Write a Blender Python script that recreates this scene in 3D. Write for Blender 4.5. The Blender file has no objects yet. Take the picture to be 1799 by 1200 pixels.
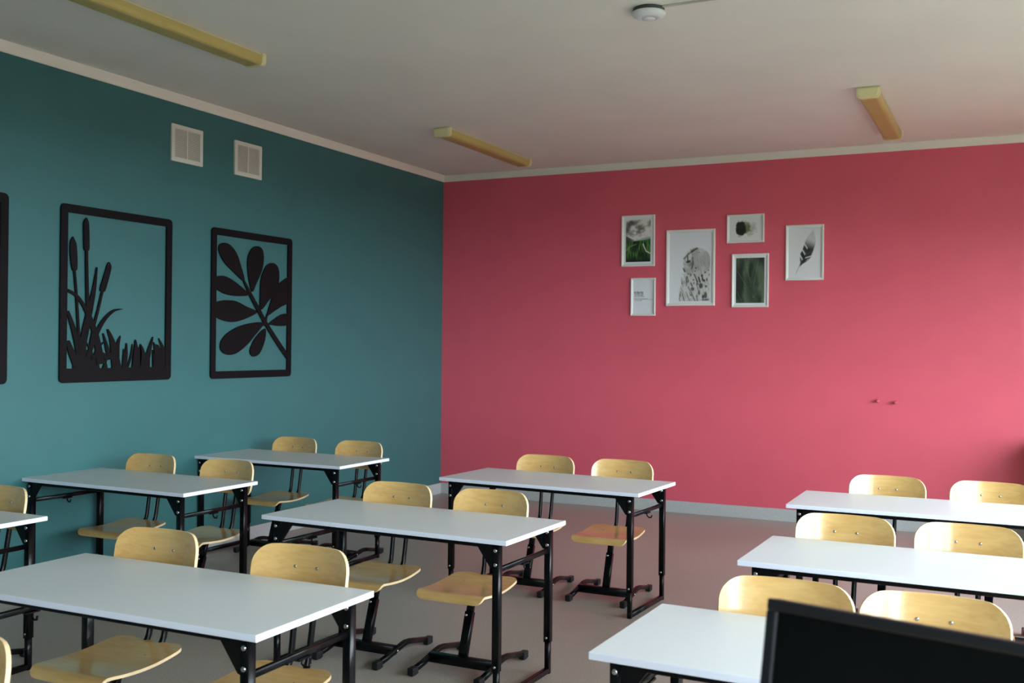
import bpy, bmesh, math, random
import numpy as np
from mathutils import Vector, Matrix

random.seed(7)
scene = bpy.context.scene
COL = scene.collection
PI = math.pi

# ------------------------------------------------------------------ camera
CAM = Vector((5.2386, -9.1604, 1.5068))
YAW, PITCH, ROLL = math.radians(-25.8941), math.radians(0.2304), math.radians(0.5816)
FPX = 1818.08
fw = Vector((math.sin(YAW)*math.cos(PITCH), math.cos(YAW)*math.cos(PITCH), math.sin(PITCH)))
rt = Vector((math.cos(YAW), -math.sin(YAW), 0))
up = rt.cross(fw)
RT = math.cos(ROLL)*rt + math.sin(ROLL)*up
UP = -math.sin(ROLL)*rt + math.cos(ROLL)*up
cd = bpy.data.cameras.new('camera')
cd.sensor_fit = 'HORIZONTAL'; cd.sensor_width = 36.0
cd.lens = FPX/1799.0*36.0
cd.dof.use_dof = True; cd.dof.focus_distance = 5.0; cd.dof.aperture_fstop = 5.0
cam = bpy.data.objects.new('camera', cd); COL.objects.link(cam)
m = Matrix.Identity(4)
for i in range(3):
    m[i][0] = RT[i]; m[i][1] = UP[i]; m[i][2] = -fw[i]; m[i][3] = CAM[i]
cam.matrix_world = m
scene.camera = cam

# ------------------------------------------------------------------ view and sky
scene.view_settings.view_transform = 'Standard'
scene.view_settings.look = 'None'
scene.view_settings.gamma = 1.0
scene.view_settings.use_curve_mapping = False
scene.view_settings.exposure = 0.0
try:
    scene.cycles.use_denoising = True
    scene.cycles.diffuse_bounces = 6
    scene.cycles.max_bounces = 10
    scene.cycles.sample_clamp_indirect = 8.0
except Exception:
    pass
SKY = 27.0
world = bpy.data.worlds.new('bright_hazy_sky'); scene.world = world
world.use_nodes = True
wn = world.node_tree; bg = wn.nodes['Background']
# hazy bright sky: white towards the horizon, bluer and darker towards the zenith
_tc = wn.nodes.new('ShaderNodeTexCoord'); _sx = wn.nodes.new('ShaderNodeSeparateXYZ')
_cr = wn.nodes.new('ShaderNodeValToRGB')
_cr.color_ramp.elements[0].position = 0.0; _cr.color_ramp.elements[0].color = (0.82, 0.91, 1.0, 1)
_cr.color_ramp.elements[1].position = 1.0; _cr.color_ramp.elements[1].color = (0.60, 0.74, 0.92, 1)
_e = _cr.color_ramp.elements.new(0.35); _e.color = (0.78, 0.89, 1.0, 1)
wn.links.new(_tc.outputs['Generated'], _sx.inputs[0]); wn.links.new(_sx.outputs['Z'], _cr.inputs[0]); wn.links.new(_cr.outputs[0], bg.inputs[0])
bg.inputs[1].default_value = SKY
# low veiled sun raking along the window front: reaches sills and the ground outside only
sd = bpy.data.lights.new('sun', 'SUN'); sd.energy = 12.0; sd.color = (1.0, 0.85, 0.58); sd.angle = math.radians(3)
so = bpy.data.objects.new('sun', sd); COL.objects.link(so); so.location = (20, 10, 20)
so.rotation_euler = Vector((-0.30, -0.50, -0.81)).to_track_quat('-Z', 'Y').to_euler()

# room: teal wall x=0, pink wall y=0, window wall x=XR, front wall y=YF
XR, YF, H = 6.95, -12.6, 3.225
WIN = [(-2.9, -1.15), (-5.0, -3.1), (-7.2, -5.3), (-9.4, -7.5), (-11.6, -9.7)]   # y ranges
SILL, HEAD, WT = 0.80, 2.50, 0.30
for (a, b) in WIN:      # portals only steer the sky's light through the window openings
    ld = bpy.data.lights.new('window_portal', 'AREA'); ld.shape = 'RECTANGLE'
    ld.size = HEAD-SILL; ld.size_y = b-a
    ld.cycles.is_portal = True
    lo = bpy.data.objects.new('window_portal', ld); COL.objects.link(lo)
    lo.location = (XR+WT+0.03, (a+b)/2, (SILL+HEAD)/2)
    lo.rotation_euler = (0, math.radians(90), 0)

# ------------------------------------------------------------------ materials
def s2l(c):
    return tuple(((v/255)/12.92 if v/255 <= 0.04045 else ((v/255+0.055)/1.055)**2.4) for v in c)

def mat(name, rgb, rough=0.5, spec=0.5, metal=0.0, vary=0.0, vscale=8.0, bump=0.0, bscale=200.0, coat=0.0, stretch=None):
    m = bpy.data.materials.new(name); m.use_nodes = True
    nt = m.node_tree; b = nt.nodes['Principled BSDF']
    c = s2l(rgb)
    b.inputs['Base Color'].default_value = (*c, 1)
    b.inputs['Roughness'].default_value = rough
    b.inputs['Specular IOR Level'].default_value = spec
    b.inputs['Metallic'].default_value = metal
    if coat:
        b.inputs['Coat Weight'].default_value = coat; b.inputs['Coat Roughness'].default_value = 0.25
    tc = nt.nodes.new('ShaderNodeTexCoord')
    src = tc.outputs['Object']
    if stretch:
        mp = nt.nodes.new('ShaderNodeMapping'); mp.inputs['Scale'].default_value = stretch
        nt.links.new(src, mp.inputs['Vector']); src = mp.outputs['Vector']
    if vary:
        n = nt.nodes.new('ShaderNodeTexNoise'); n.inputs['Scale'].default_value = vscale; n.inputs['Detail'].default_value = 5
        nt.links.new(src, n.inputs['Vector'])
        r = nt.nodes.new('ShaderNodeValToRGB')
        r.color_ramp.elements[0].position = 0.3; r.color_ramp.elements[1].position = 0.7
        r.color_ramp.elements[0].color = (*[v*(1-vary) for v in c], 1)
        r.color_ramp.elements[1].color = (*[min(1, v*(1+vary)) for v in c], 1)
        nt.links.new(n.outputs['Fac'], r.inputs['Fac']); nt.links.new(r.outputs['Color'], b.inputs['Base Color'])
    if bump:
        n2 = nt.nodes.new('ShaderNodeTexNoise'); n2.inputs['Scale'].default_value = bscale; n2.inputs['Detail'].default_value = 3
        nt.links.new(tc.outputs['Object'], n2.inputs['Vector'])
        bp = nt.nodes.new('ShaderNodeBump'); bp.inputs['Strength'].default_value = bump; bp.inputs['Distance'].default_value = 0.002
        nt.links.new(n2.outputs['Fac'], bp.inputs['Height']); nt.links.new(bp.outputs['Normal'], b.inputs['Normal'])
    return m

def wood_mat(name, dark, light, rough=0.3):
    m = bpy.data.materials.new(name); m.use_nodes = True
    nt = m.node_tree; b = nt.nodes['Principled BSDF']
    tc = nt.nodes.new('ShaderNodeTexCoord'); oi = nt.nodes.new('ShaderNodeObjectInfo')
    mp = nt.nodes.new('ShaderNodeMapping'); mp.inputs['Scale'].default_value = (3.0, 26, 26)
    add = nt.nodes.new('ShaderNodeVectorMath'); add.operation = 'ADD'
    mul = nt.nodes.new('ShaderNodeMath'); mul.operation = 'MULTIPLY'; mul.inputs[1].default_value = 13.0
    nt.links.new(oi.outputs['Random'], mul.inputs[0])
    nt.links.new(tc.outputs['Object'], add.inputs[0]); nt.links.new(mul.outputs[0], add.inputs[1])
    nt.links.new(add.outputs[0], mp.inputs['Vector'])
    n = nt.nodes.new('ShaderNodeTexNoise'); n.inputs['Scale'].default_value = 2.2; n.inputs['Detail'].default_value = 6; n.inputs['Distortion'].default_value = 0.6
    nt.links.new(mp.outputs['Vector'], n.inputs['Vector'])
    n2 = nt.nodes.new('ShaderNodeTexNoise'); n2.inputs['Scale'].default_value = 6.0; n2.inputs['Detail'].default_value = 2
    nt.links.new(add.outputs[0], n2.inputs['Vector'])
    mx = nt.nodes.new('ShaderNodeMath'); mx.operation = 'ADD'
    m2 = nt.nodes.new('ShaderNodeMath'); m2.operation = 'MULTIPLY'; m2.inputs[1].default_value = 0.5
    m3 = nt.nodes.new('ShaderNodeMath'); m3.operation = 'MULTIPLY'; m3.inputs[1].default_value = 0.5
    nt.links.new(n.outputs['Fac'], m2.inputs[0]); nt.links.new(n2.outputs['Fac'], m3.inputs[0])
    nt.links.new(m2.outputs[0], mx.inputs[0]); nt.links.new(m3.outputs[0], mx.inputs[1])
    r = nt.nodes.new('ShaderNodeValToRGB')
    r.color_ramp.elements[0].position = 0.36; r.color_ramp.elements[1].position = 0.64
    r.color_ramp.elements[0].color = (*s2l(dark), 1); r.color_ramp.elements[1].color = (*s2l(light), 1)
    nt.links.new(mx.outputs[0], r.inputs['Fac']); nt.links.new(r.outputs['Color'], b.inputs['Base Color'])
    b.inputs['Roughness'].default_value = rough
    b.inputs['Specular IOR Level'].default_value = 0.5
    b.inputs['Coat Weight'].default_value = 1.0; b.inputs['Coat Roughness'].default_value = 0.15; b.inputs['Coat IOR'].default_value = 1.6
    return m

def vcol_mat(name, rough=0.45):
    m = bpy.data.materials.new(name); m.use_nodes = True
    nt = m.node_tree; b = nt.nodes['Principled BSDF']
    a = nt.nodes.new('ShaderNodeVertexColor'); a.layer_name = 'ink'
    nt.links.new(a.outputs['Color'], b.inputs['Base Color'])
    b.inputs['Roughness'].default_value = rough; b.inputs['Specular IOR Level'].default_value = 0.4
    return m

def floor_mat():
    m = mat('floor_linoleum', (134, 129, 124), rough=0.36, spec=0.5, bump=0.03, bscale=60)
    nt = m.node_tree; b = nt.nodes['Principled BSDF']
    tc = nt.nodes.new('ShaderNodeTexCoord')
    n = nt.nodes.new('ShaderNodeTexNoise'); n.inputs['Scale'].default_value = 110; n.inputs['Detail'].default_value = 4
    nt.links.new(tc.outputs['Object'], n.inputs['Vector'])
    n2 = nt.nodes.new('ShaderNodeTexNoise'); n2.inputs['Scale'].default_value = 1.1; n2.inputs['Detail'].default_value = 5
    nt.links.new(tc.outputs['Object'], n2.inputs['Vector'])
    r = nt.nodes.new('ShaderNodeValToRGB')
    r.color_ramp.elements[0].position = 0.32; r.color_ramp.elements[1].position = 0.68
    r.color_ramp.elements[0].color = (*s2l((148, 138, 129)), 1); r.color_ramp.elements[1].color = (*s2l((172, 162, 152)), 1)
    nt.links.new(n.outputs['Fac'], r.inputs['Fac'])
    mx = nt.nodes.new('ShaderNodeMix'); mx.data_type = 'RGBA'; mx.blend_type = 'MULTIPLY'; mx.inputs['Factor'].default_value = 1.0
    r2 = nt.nodes.new('ShaderNodeValToRGB')
    r2.color_ramp.elements[0].position = 0.3; r2.color_ramp.elements[1].position = 0.7
    r2.color_ramp.elements[0].color = (0.90, 0.90, 0.90, 1); r2.color_ramp.elements[1].color = (1, 1, 1, 1)
    nt.links.new(n2.outputs['Fac'], r2.inputs['Fac'])
    nt.links.new(r.outputs['Color'], mx.inputs['A']); nt.links.new(r2.outputs['Color'], mx.inputs['B'])
    nt.links.new(mx.outputs['Result'], b.inputs['Base Color'])
    return m

M = dict(
    teal=mat('teal_paint', (54, 103, 104), rough=0.45, spec=0.35, vary=0.03, vscale=3, bump=0.12, bscale=140),
    pink=mat('pink_paint', (212, 90, 107), rough=0.42, spec=0.4, vary=0.03, vscale=3, bump=0.12, bscale=140),
    white_wall=mat('white_paint', (222, 220, 212), rough=0.6, vary=0.02, bump=0.1),
    front_wall=mat('grey_green_paint', (112, 120, 112), rough=0.6, vary=0.03, bump=0.1),
    ceiling=mat('ceiling_paint', (238, 235, 227), rough=0.7, spec=0.2, vary=0.03, vscale=1.5, bump=0.1, bscale=30),
    mould=mat('moulding_white', (232, 226, 214), rough=0.5),
    base=mat('baseboard_speckled', (176, 178, 178), rough=0.5, vary=0.14, vscale=130),
    floor=floor_mat(),
    top=mat('desktop_laminate', (206, 209, 210), rough=0.38, spec=0.5, vary=0.012, vscale=60, bump=0.02, bscale=400),
    edge=mat('desktop_edge_sky_tint', (224, 229, 244), rough=0.4),  # bluish sky light on the desk edges is put into this colour
    black=mat('black_powder_coat', (6, 6, 9), rough=0.27, spec=0.25, bump=0.03, bscale=500),
    cap=mat('black_plastic_cap', (20, 20, 23), rough=0.5, spec=0.3),
    chrome=mat('chrome_bolt', (205, 208, 212), rough=0.18, metal=1.0),
    wood=wood_mat('lacquered_birch', (193, 151, 88), (212, 175, 112), rough=0.3),
    ply=mat('plywood_edge_lit', (222, 192, 148), rough=0.5, vary=0.12, vscale=40, stretch=(1, 1, 14)),  # real ply layers; window light on the edges is painted in as paleness
    artblack=mat('black_cut_board', (16, 13, 16), rough=0.6, spec=0.12),
    vent=mat('vent_white', (214, 210, 200), rough=0.5),
    ventdark=mat('vent_shadow_gap', (140, 136, 124), rough=0.7),
    frame=mat('picture_frame_white', (226, 228, 222), rough=0.4),
    mount=mat('mount_board_white', (224, 226, 230), rough=0.7),
    print=vcol_mat('printed_paper'),
    lens=mat('yellowed_diffuser', (192, 172, 104), rough=0.3, spec=0.5, bump=0.25, bscale=300),
    lampcap=mat('cream_end_cap', (228, 220, 170), rough=0.4),
    lampbody=mat('lamp_tray', (206, 200, 176), rough=0.5),
    det=mat('detector_white', (228, 230, 232), rough=0.4),
    detgap=mat('detector_grey_base', (70, 74, 76), rough=0.6),
    cable=mat('cable_trunking', (188, 188, 178), rough=0.5),
    knob=mat('pink_painted_knob', (200, 78, 96), rough=0.35, spec=0.5),
    monblack=mat('monitor_black_plastic', (20, 22, 27), rough=0.4, spec=0.5),
    screen=mat('monitor_dark_screen', (5, 6, 8), rough=0.22, spec=0.35),
    winframe=mat('window_frame_white', (230, 230, 228), rough=0.4),
    grass=mat('grass_ground', (62, 60, 40), rough=0.9, vary=0.2, vscale=0.6),
    tdesk=mat('beech_laminate', (205, 170, 120), rough=0.4, vary=0.05, vscale=8),
)
def glass_mat():
    m = bpy.data.materials.new('window_glass'); m.use_nodes = True
    nt = m.node_tree; nt.nodes.clear()
    o = nt.nodes.new('ShaderNodeOutputMaterial'); mx = nt.nodes.new('ShaderNodeMixShader')
    t = nt.nodes.new('ShaderNodeBsdfTransparent'); g = nt.nodes.new('ShaderNodeBsdfGlossy')
    t.inputs[0].default_value = (0.96, 0.98, 0.97, 1); g.inputs['Roughness'].default_value = 0.02
    mx.inputs[0].default_value = 0.06
    nt.links.new(t.outputs[0], mx.inputs[1]); nt.links.new(g.outputs[0], mx.inputs[2]); nt.links.new(mx.outputs[0], o.inputs[0])
    return m
M['glass'] = glass_mat()

# ------------------------------------------------------------------ mesh helpers
def newmesh(name, verts, faces, mats, smooth=False, fm=None):
    me = bpy.data.meshes.new(name); me.from_pydata([tuple(v) for v in verts], [], faces)
    for k in mats: me.materials.append(M[k])
    if fm is not None:
        for p, k in zip(me.polygons, fm): p.material_index = k
    if smooth:
        for p in me.polygons: p.use_smooth = True
    me.update()
    return me

def link(name, me, parent=None, loc=None, rot=None):
    o = bpy.data.objects.new(name, me); COL.objects.link(o)
    if parent is not None: o.parent = parent
    if loc is not None: o.location = loc
    if rot is not None: o.rotation_euler = rot
    return o

def fix_normals(me):
    bm = bmesh.new(); bm.from_mesh(me); bmesh.ops.recalc_face_normals(bm, faces=bm.faces); bm.to_mesh(me); bm.free()
    return me

def boxes(name, bs, mk, bevel=0.0, seg=2):
    """bs: list of (x0,x1,y0,y1,z0,z1) joined as one part"""
    bm = bmesh.new()
    for (x0, x1, y0, y1, z0, z1) in bs:
        vs = [bm.verts.new(c) for c in ((x0,y0,z0),(x1,y0,z0),(x1,y1,z0),(x0,y1,z0),(x0,y0,z1),(x1,y0,z1),(x1,y1,z1),(x0,y1,z1))]
        for f in ((0,3,2,1),(4,5,6,7),(0,1,5,4),(1,2,6,5),(2,3,7,6),(3,0,4,7)):
            bm.faces.new([vs[i] for i in f])
    if bevel:
        bmesh.ops.bevel(bm, geom=bm.edges[:], offset=bevel, segments=seg, affect='EDGES', profile=0.5)
    me = bpy.data.meshes.new(name); bm.to_mesh(me); bm.free()
    me.materials.append(M[mk])
    return me

def tube(name, path, mk, r=0.01, prof=None, n=10, smooth=True, refx=None):
    """sweep a round (radius r) or a given 2-D profile along a path, ends closed"""
    P = [Vector(p) for p in path]
    if prof is None:
        prof = [(r*math.cos(2*PI*k/n), r*math.sin(2*PI*k/n)) for k in range(n)]
    n = len(prof); verts = []; faces = []
    ref = Vector(refx) if refx else Vector((1, 0, 0))
    for i, p in enumerate(P):
        if i == 0: t = (P[1]-P[0]).normalized(); sc = 1
        elif i == len(P)-1: t = (P[-1]-P[-2]).normalized(); sc = 1
        else:
            a = (P[i]-P[i-1]).normalized(); b = (P[i+1]-P[i]).normalized(); t = (a+b).normalized()
        u = (ref - t*ref.dot(t)).normalized(); v = t.cross(u)
        for (a_, b_) in prof: verts.append(p + u*a_ + v*b_)
    for i in range(len(P)-1):
        for k in range(n):
            faces.append((i*n+k, i*n+(k+1) % n, (i+1)*n+(k+1) % n, (i+1)*n+k))
    faces.append(tuple(reversed(range(n)))); faces.append(tuple(range((len(P)-1)*n, len(P)*n)))
    me = newmesh(name, verts, faces, [mk])
    if smooth:
        for p in me.polygons: p.use_smooth = len(p.vertices) == 4
    return fix_normals(me)

def rprof(w, h, r=0.004):
    out = []
    for (sx, sy, a0) in ((1,1,0),(-1,1,90),(-1,-1,180),(1,-1,270)):
        for k in range(3):
            a = math.radians(a0+45*k)
            out.append((sx*(w/2-r)+r*math.cos(a), sy*(h/2-r)+r*math.sin(a)))
    return out

def disc(name, r, t, mk, axis='y', dome=0.0, n=14):
    """small bolt head: flat puck with a domed face toward -axis"""
    verts = []; faces = []
    rings = [(r, 0), (r, -t*0.5), (r*0.75, -t*0.85), (r*0.35, -t)]
    for (rr, d) in rings:
        for k in range(n):
            a = 2*PI*k/n; c, s = rr*math.cos(a), rr*math.sin(a)
            verts.append({'y': (c, d, s), 'x': (-d, c, s), 'z': (c, s, -d)}[axis])
    for i in range(len(rings)-1):
        for k in range(n):
            faces.append((i*n+k, i*n+(k+1) % n, (i+1)*n+(k+1) % n, (i+1)*n+k))
    faces.append(tuple(range(n))); faces.append(tuple(range(3*n, 4*n)))
    return fix_normals(newmesh(name, verts, faces, [mk], smooth=True))

def prism(name, pts, t0, t1, mk, plane='yz'):
    """extrude a polygon outline into a slab between depths t0 and t1"""
    bm = bmesh.new()
    if plane == 'yz': mkv = lambda p, t: (t, p[0], p[1])
    elif plane == 'xz': mkv = lambda p, t: (p[0], t, p[1])
    else: mkv = lambda p, t: (p[0], p[1], t)
    a = [bm.verts.new(mkv(p, t0)) for p in pts]; b = [bm.verts.new(mkv(p, t1)) for p in pts]
    bm.faces.new(a); bm.faces.new(b)
    n = len(pts)
    for i in range(n): bm.faces.new((a[i], a[(i+1) % n], b[(i+1) % n], b[i]))
    bmesh.ops.triangulate(bm, faces=[f for f in bm.faces if len(f.verts) > 4])
    bmesh.ops.recalc_face_normals(bm, faces=bm.faces)
    me = bpy.data.meshes.new(name); bm.to_mesh(me); bm.free(); me.materials.append(M[mk])
    return me

def tag(o, label=None, cat=None, group=None, kind=None):
    if label: o['label'] = label
    if cat: o['category'] = cat
    if group: o['group'] = group
    if kind: o['kind'] = kind
    return o

def thing(name, label, cat, loc=(0,0,0), rz=0.0, group=None):
    o = bpy.data.objects.new(name, None); COL.objects.link(o)
    o.empty_display_size = 0.1
    o.location = loc; o.rotation_euler = (0, 0, rz)
    return tag(o, label, cat, group)

def copy_tree(src, parent=None):
    c = src.copy(); COL.objects.link(c); c.parent = parent
    for ch in list(src.children): copy_tree(ch, c)
    return c

# ------------------------------------------------------------------ room shell
def struct(name, me, label=None):
    o = link(name, me); tag(o, label, None, None, 'structure'); return o

T = 0.15
struct('floor', boxes('floor', [(-T, XR+WT, YF-T, T, -0.15, 0)], 'floor'), 'grey speckled linoleum classroom floor')
struct('ceiling', boxes('ceiling', [(-T, XR+WT, YF-T, T, H, H+0.15)], 'ceiling'), 'off white painted ceiling')
struct('wall_left', boxes('wall_left', [(-T, 0, YF-T, T, 0, H)], 'teal'), 'teal painted side wall')
struct('wall_back', boxes('wall_back', [(0, XR+WT, 0, T, 0, H)], 'pink'), 'raspberry pink painted back wall')
struct('wall_front', boxes('wall_front', [(0, XR+WT, YF-T, YF, 0, H)], 'front_wall'), 'grey green wall behind the camera')
bs = [(XR, XR+WT, YF, 0, 0, SILL), (XR, XR+WT, YF, 0, HEAD, H)]
ys = sorted([YF] + [v for w in WIN for v in w] + [0])
for i in range(0, len(ys), 2): bs.append((XR, XR+WT, ys[i], ys[i+1], SILL, HEAD))
struct('wall_right', boxes('wall_right', bs, 'white_wall'), 'white window wall on the right')
struct('ground', boxes('ground', [(-40, 60, -50, 40, -1.2, -1.0)], 'grass'), 'grass outside the windows')
for i, (a, b) in enumerate(WIN):
    xx = XR+WT*0.6
    w = struct('window_%d' % (i+1), boxes('window', [(xx, xx+.06, a, a+.07, SILL, HEAD), (xx, xx+.06, b-.07, b, SILL, HEAD),
        (xx, xx+.06, a+.07, b-.07, SILL, SILL+.07), (xx, xx+.06, a+.07, b-.07, HEAD-.07, HEAD), (xx, xx+.06, (a+b)/2-.03, (a+b)/2+.03, SILL+.07, HEAD-.07)], 'winframe', 0.004, 1), 'white framed window')
    for (p, q) in ((a+.07, (a+b)/2-.03), ((a+b)/2+.03, b-.07)):
        link('pane', boxes('pane', [(xx+.028, xx+.034, p, q, SILL+.07, HEAD-.07)], 'glass'), w)
    s = struct('trim_%d' % (i+1), boxes('sill', [(XR-.16, XR+.02, a-.05, b+.05, SILL-.035, SILL)], 'winframe', 0.005, 2), 'white window sill board')

# crown mouldings: shallow cove between wall and ceiling
def moulding(name, path_axis, label):
    zb = 3.163
    prof = [(0, zb), (0.004, zb), (0.008, zb+0.006), (0.014, zb+0.024), (0.022, zb+0.042), (0.03, H-0.006), (0.03, H), (0, H)]
    verts = []; faces = []; n = len(prof)
    if path_axis == 'y':
        ends = [lambda d, z: (d, -d, z), lambda d, z: (d, YF, z)]
    else:
        ends = [lambda d, z: (d, -d, z), lambda d, z: (XR, -d, z)]
    for e in ends:
        for (d, z) in prof: verts.append(e(d, z))
    for k in range(n): faces.append((k, (k+1) % n, n+(k+1) % n, n+k))
    faces.append(tuple(range(n))); faces.append(tuple(range(n, 2*n)))
    struct(name, fix_normals(newmesh(name, verts, faces, ['mould'])), label)
moulding('trim_6', 'y', 'cream crown moulding above the teal wall')
moulding('trim_7', 'x', 'cream crown moulding above the pink wall')
ZB = 0.1075
struct('baseboard_left', boxes('baseboard_left', [(0, 0.014, YF, 0, 0, ZB)], 'base', 0.003, 2), 'pale grey baseboard below the teal wall')
struct('baseboard_back', boxes('baseboard_back', [(0.014, XR, -0.014, 0, 0, ZB)], 'base', 0.003, 2), 'grey speckled baseboard below the pink wall')

# ------------------------------------------------------------------ school desk
DH, DW, DL = 0.7016, 0.5896, 1.30
LX, LY, TT = 0.585, 0.250, 0.021      # leg offsets, top thickness

def make_desk():
    r = thing('school_desk', 'x', 'desk')
    tm = boxes('desktop', [(-DL/2, DL/2, -DW/2, DW/2, DH-TT, DH)], 'top', 0.0025, 2)
    tm.materials.append(M['edge'])
    for p in tm.polygons:
        if abs(p.normal.z) < 0.5: p.material_index = 1
    tag(link('desktop', tm, r), 'white laminate top with pale edge band tinted for bluish sky light')
    z1 = DH-TT
    link('front_rail', boxes('front_rail', [(-LX, LX, -LY-.012, -LY+.012, z1-.022, z1)], 'black', .002, 1), r)
    link('rear_rail', boxes('rear_rail', [(-LX, LX, LY-.012, LY+.012, z1-.022, z1)], 'black', .002, 1), r)
    leg_me = tube('leg', [(0, 0, 0.145), (0, 0, z1)], 'black', prof=rprof(.032, .034, .004))
    low_me = tube('lower_leg', [(0, 0, 0.0), (0, 0, 0.16)], 'black', prof=rprof(.025, .028, .006))
    gp = [(0, z1), (-.085, z1), (-.080, z1-.02), (-.018, z1-.105), (0, z1-.112)]
    gus = {}
    for s in (1, -1):
        gus[s] = prism('gusset', [(s*(x+.004), z) for x, z in gp], -.006, .006, 'black', 'xz')
    bolt = disc('bolt', .0085, .006, 'chrome', 'y')
    boltb = disc('bolt', .006, .004, 'chrome', 'y')
    boltx = disc('bolt', .008, .006, 'chrome', 'x')
    bar_me = tube('side_bar', [(0, -LY+.012, .566), (0, LY-.012, .566)], 'black', prof=rprof(.016, .022, .004))
    fr_me = tube('floor_rail', [(0, -LY+.008, .0145), (0, LY-.008, .0145)], 'black', prof=rprof(.025, .028, .006))
    hk_me = tube('bag_hook', [(0, .0, .556), (0, .0, .535), (.012, .0, .525), (.026, .0, .527), (.030, .0, .54)], 'black', r=.0042, n=8, refx=(0, 1, 0))
    hp_me = boxes('hook_plate', [(-.012, .012, -.03, .03, .548, .556)], 'black', .002, 1)
    for sx in (-1, 1):
        for sy in (-1, 1):
            lg = link('leg', leg_me, r, (sx*LX, sy*LY, 0))
            off = -.018
            for z, b in ((.651, bolt), (.592, bolt), (.165, boltb)):
                link('bolt', b, lg, (0, off, z))
            link('lower_leg', low_me, r, (sx*LX, sy*LY, 0))
            link('gusset', gus[sx], r, (sx*(LX-.012), sy*(LY)-.008, 0))
        sb = link('side_bar', bar_me, r, (sx*LX, 0, 0))
        link('bag_hook', hk_me, sb, (0, 0, 0)); link('hook_plate', hp_me, sb, (0, 0, 0))
        link('floor_rail', fr_me, r, (sx*LX, 0, 0))
    return r

# ------------------------------------------------------------------ school chair
def shell(name, func, nu, nv, thick, mks):
    """curved plywood sheet: func(u,v) -> point, offset along the normal, closed with an edge strip"""
    G = [[Vector(func(-1+2*i/nu, j/nv)) for i in range(nu+1)] for j in range(nv+1)]
    def nrm(i, j):
        a = G[j][min(i+1, nu)]-G[j][max(i-1, 0)]; b = G[min(j+1, nv)][i]-G[max(j-1, 0)][i]
        c = a.cross(b)
        return c.normalized() if c.length > 1e-9 else Vector((0, 0, 1))
    verts = []; faces = []; fm = []
    N = (nu+1)*(nv+1)
    for j in range(nv+1):
        for i in range(nu+1): verts.append(G[j][i])
    for j in range(nv+1):
        jj = min(max(j, 1), nv-1)
        for i in range(nu+1):
            verts.append(G[j][i]-nrm(i, jj)*thick)
    idx = lambda i, j: j*(nu+1)+i
    for j in range(nv):
        for i in range(nu):
            faces.append((idx(i,j), idx(i+1,j), idx(i+1,j+1), idx(i,j+1))); fm.append(0)
            faces.append((N+idx(i,j), N+idx(i,j+1), N+idx(i+1,j+1), N+idx(i+1,j))); fm.append(0)
    ring = [idx(i,0) for i in range(nu)] + [idx(nu,j) for j in range(nv)] + [idx(i,nv) for i in range(nu,0,-1)] + [idx(0,j) for j in range(nv,0,-1)]
    for k in range(len(ring)):
        a, b = ring[k], ring[(k+1) % len(ring)]
        faces.append((a, N+a, N+b, b)); fm.append(1)
    me = newmesh(name, verts, faces, mks, fm=fm)
    for p in me.polygons: p.use_smooth = (p.material_index == 0)
    bm = bmesh.new(); bm.from_mesh(me); bmesh.ops.recalc_face_normals(bm, faces=bm.faces)
    for e in bm.edges:
        if len(e.link_faces) == 2 and e.link_faces[0].material_index != e.link_faces[1].material_index: e.smooth = False
    bm.to_mesh(me); bm.free()
    return me

def vspace(v):            # more rows near both ends, where the corners round off
    return 0.5-0.5*math.cos(PI*v)

BT = math.tan(math.radians(9))
def back_pt(u, v):
    v = vspace(v); z = 0.600+0.200*v
    w = 0.200
    rt_, rb_ = 0.072, 0.055
    dz = z-(0.80-rt_)
    if dz > 0: w = 0.200-rt_+math.sqrt(max(rt_**2-dz**2, 0))
    dz = (0.600+rb_)-z
    if dz > 0: w = 0.195-rb_+math.sqrt(max(rb_**2-dz**2, 0))
    x = u*w
    y = 0.052*(1-(x/0.2)**2)+(z-0.70)*BT
    return (x, y, z)

def seat_pt(u, v):
    v = vspace(v)
    L = 0.43; s = v*L                        # arc length from the front edge
    R = 0.042; A = math.radians(82)
    arc = R*A
    if s < arc:
        a = A-s/R
        y = -0.365 - R*math.sin(a); z = 0.386-R*(1-math.cos(a))
    else:
        y = -0.365+(s-arc); q = (s-arc)/(L-arc)
        z = 0.386-0.010*math.sin(PI*min(q*1.1, 1))+0.012*q*q
    w = 0.178-0.012*abs(2*v-1)**2
    rf, rr = 0.035, 0.055
    if s < rf: w = w-rf+math.sqrt(max(rf**2-(rf-s)**2, 0))
    if L-s < rr: w = w-rr+math.sqrt(max(rr**2-(rr-(L-s))**2, 0))
    return (u*w, y, z-0.004*(1-u*u)*(1 if s > arc else s/arc))

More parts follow.
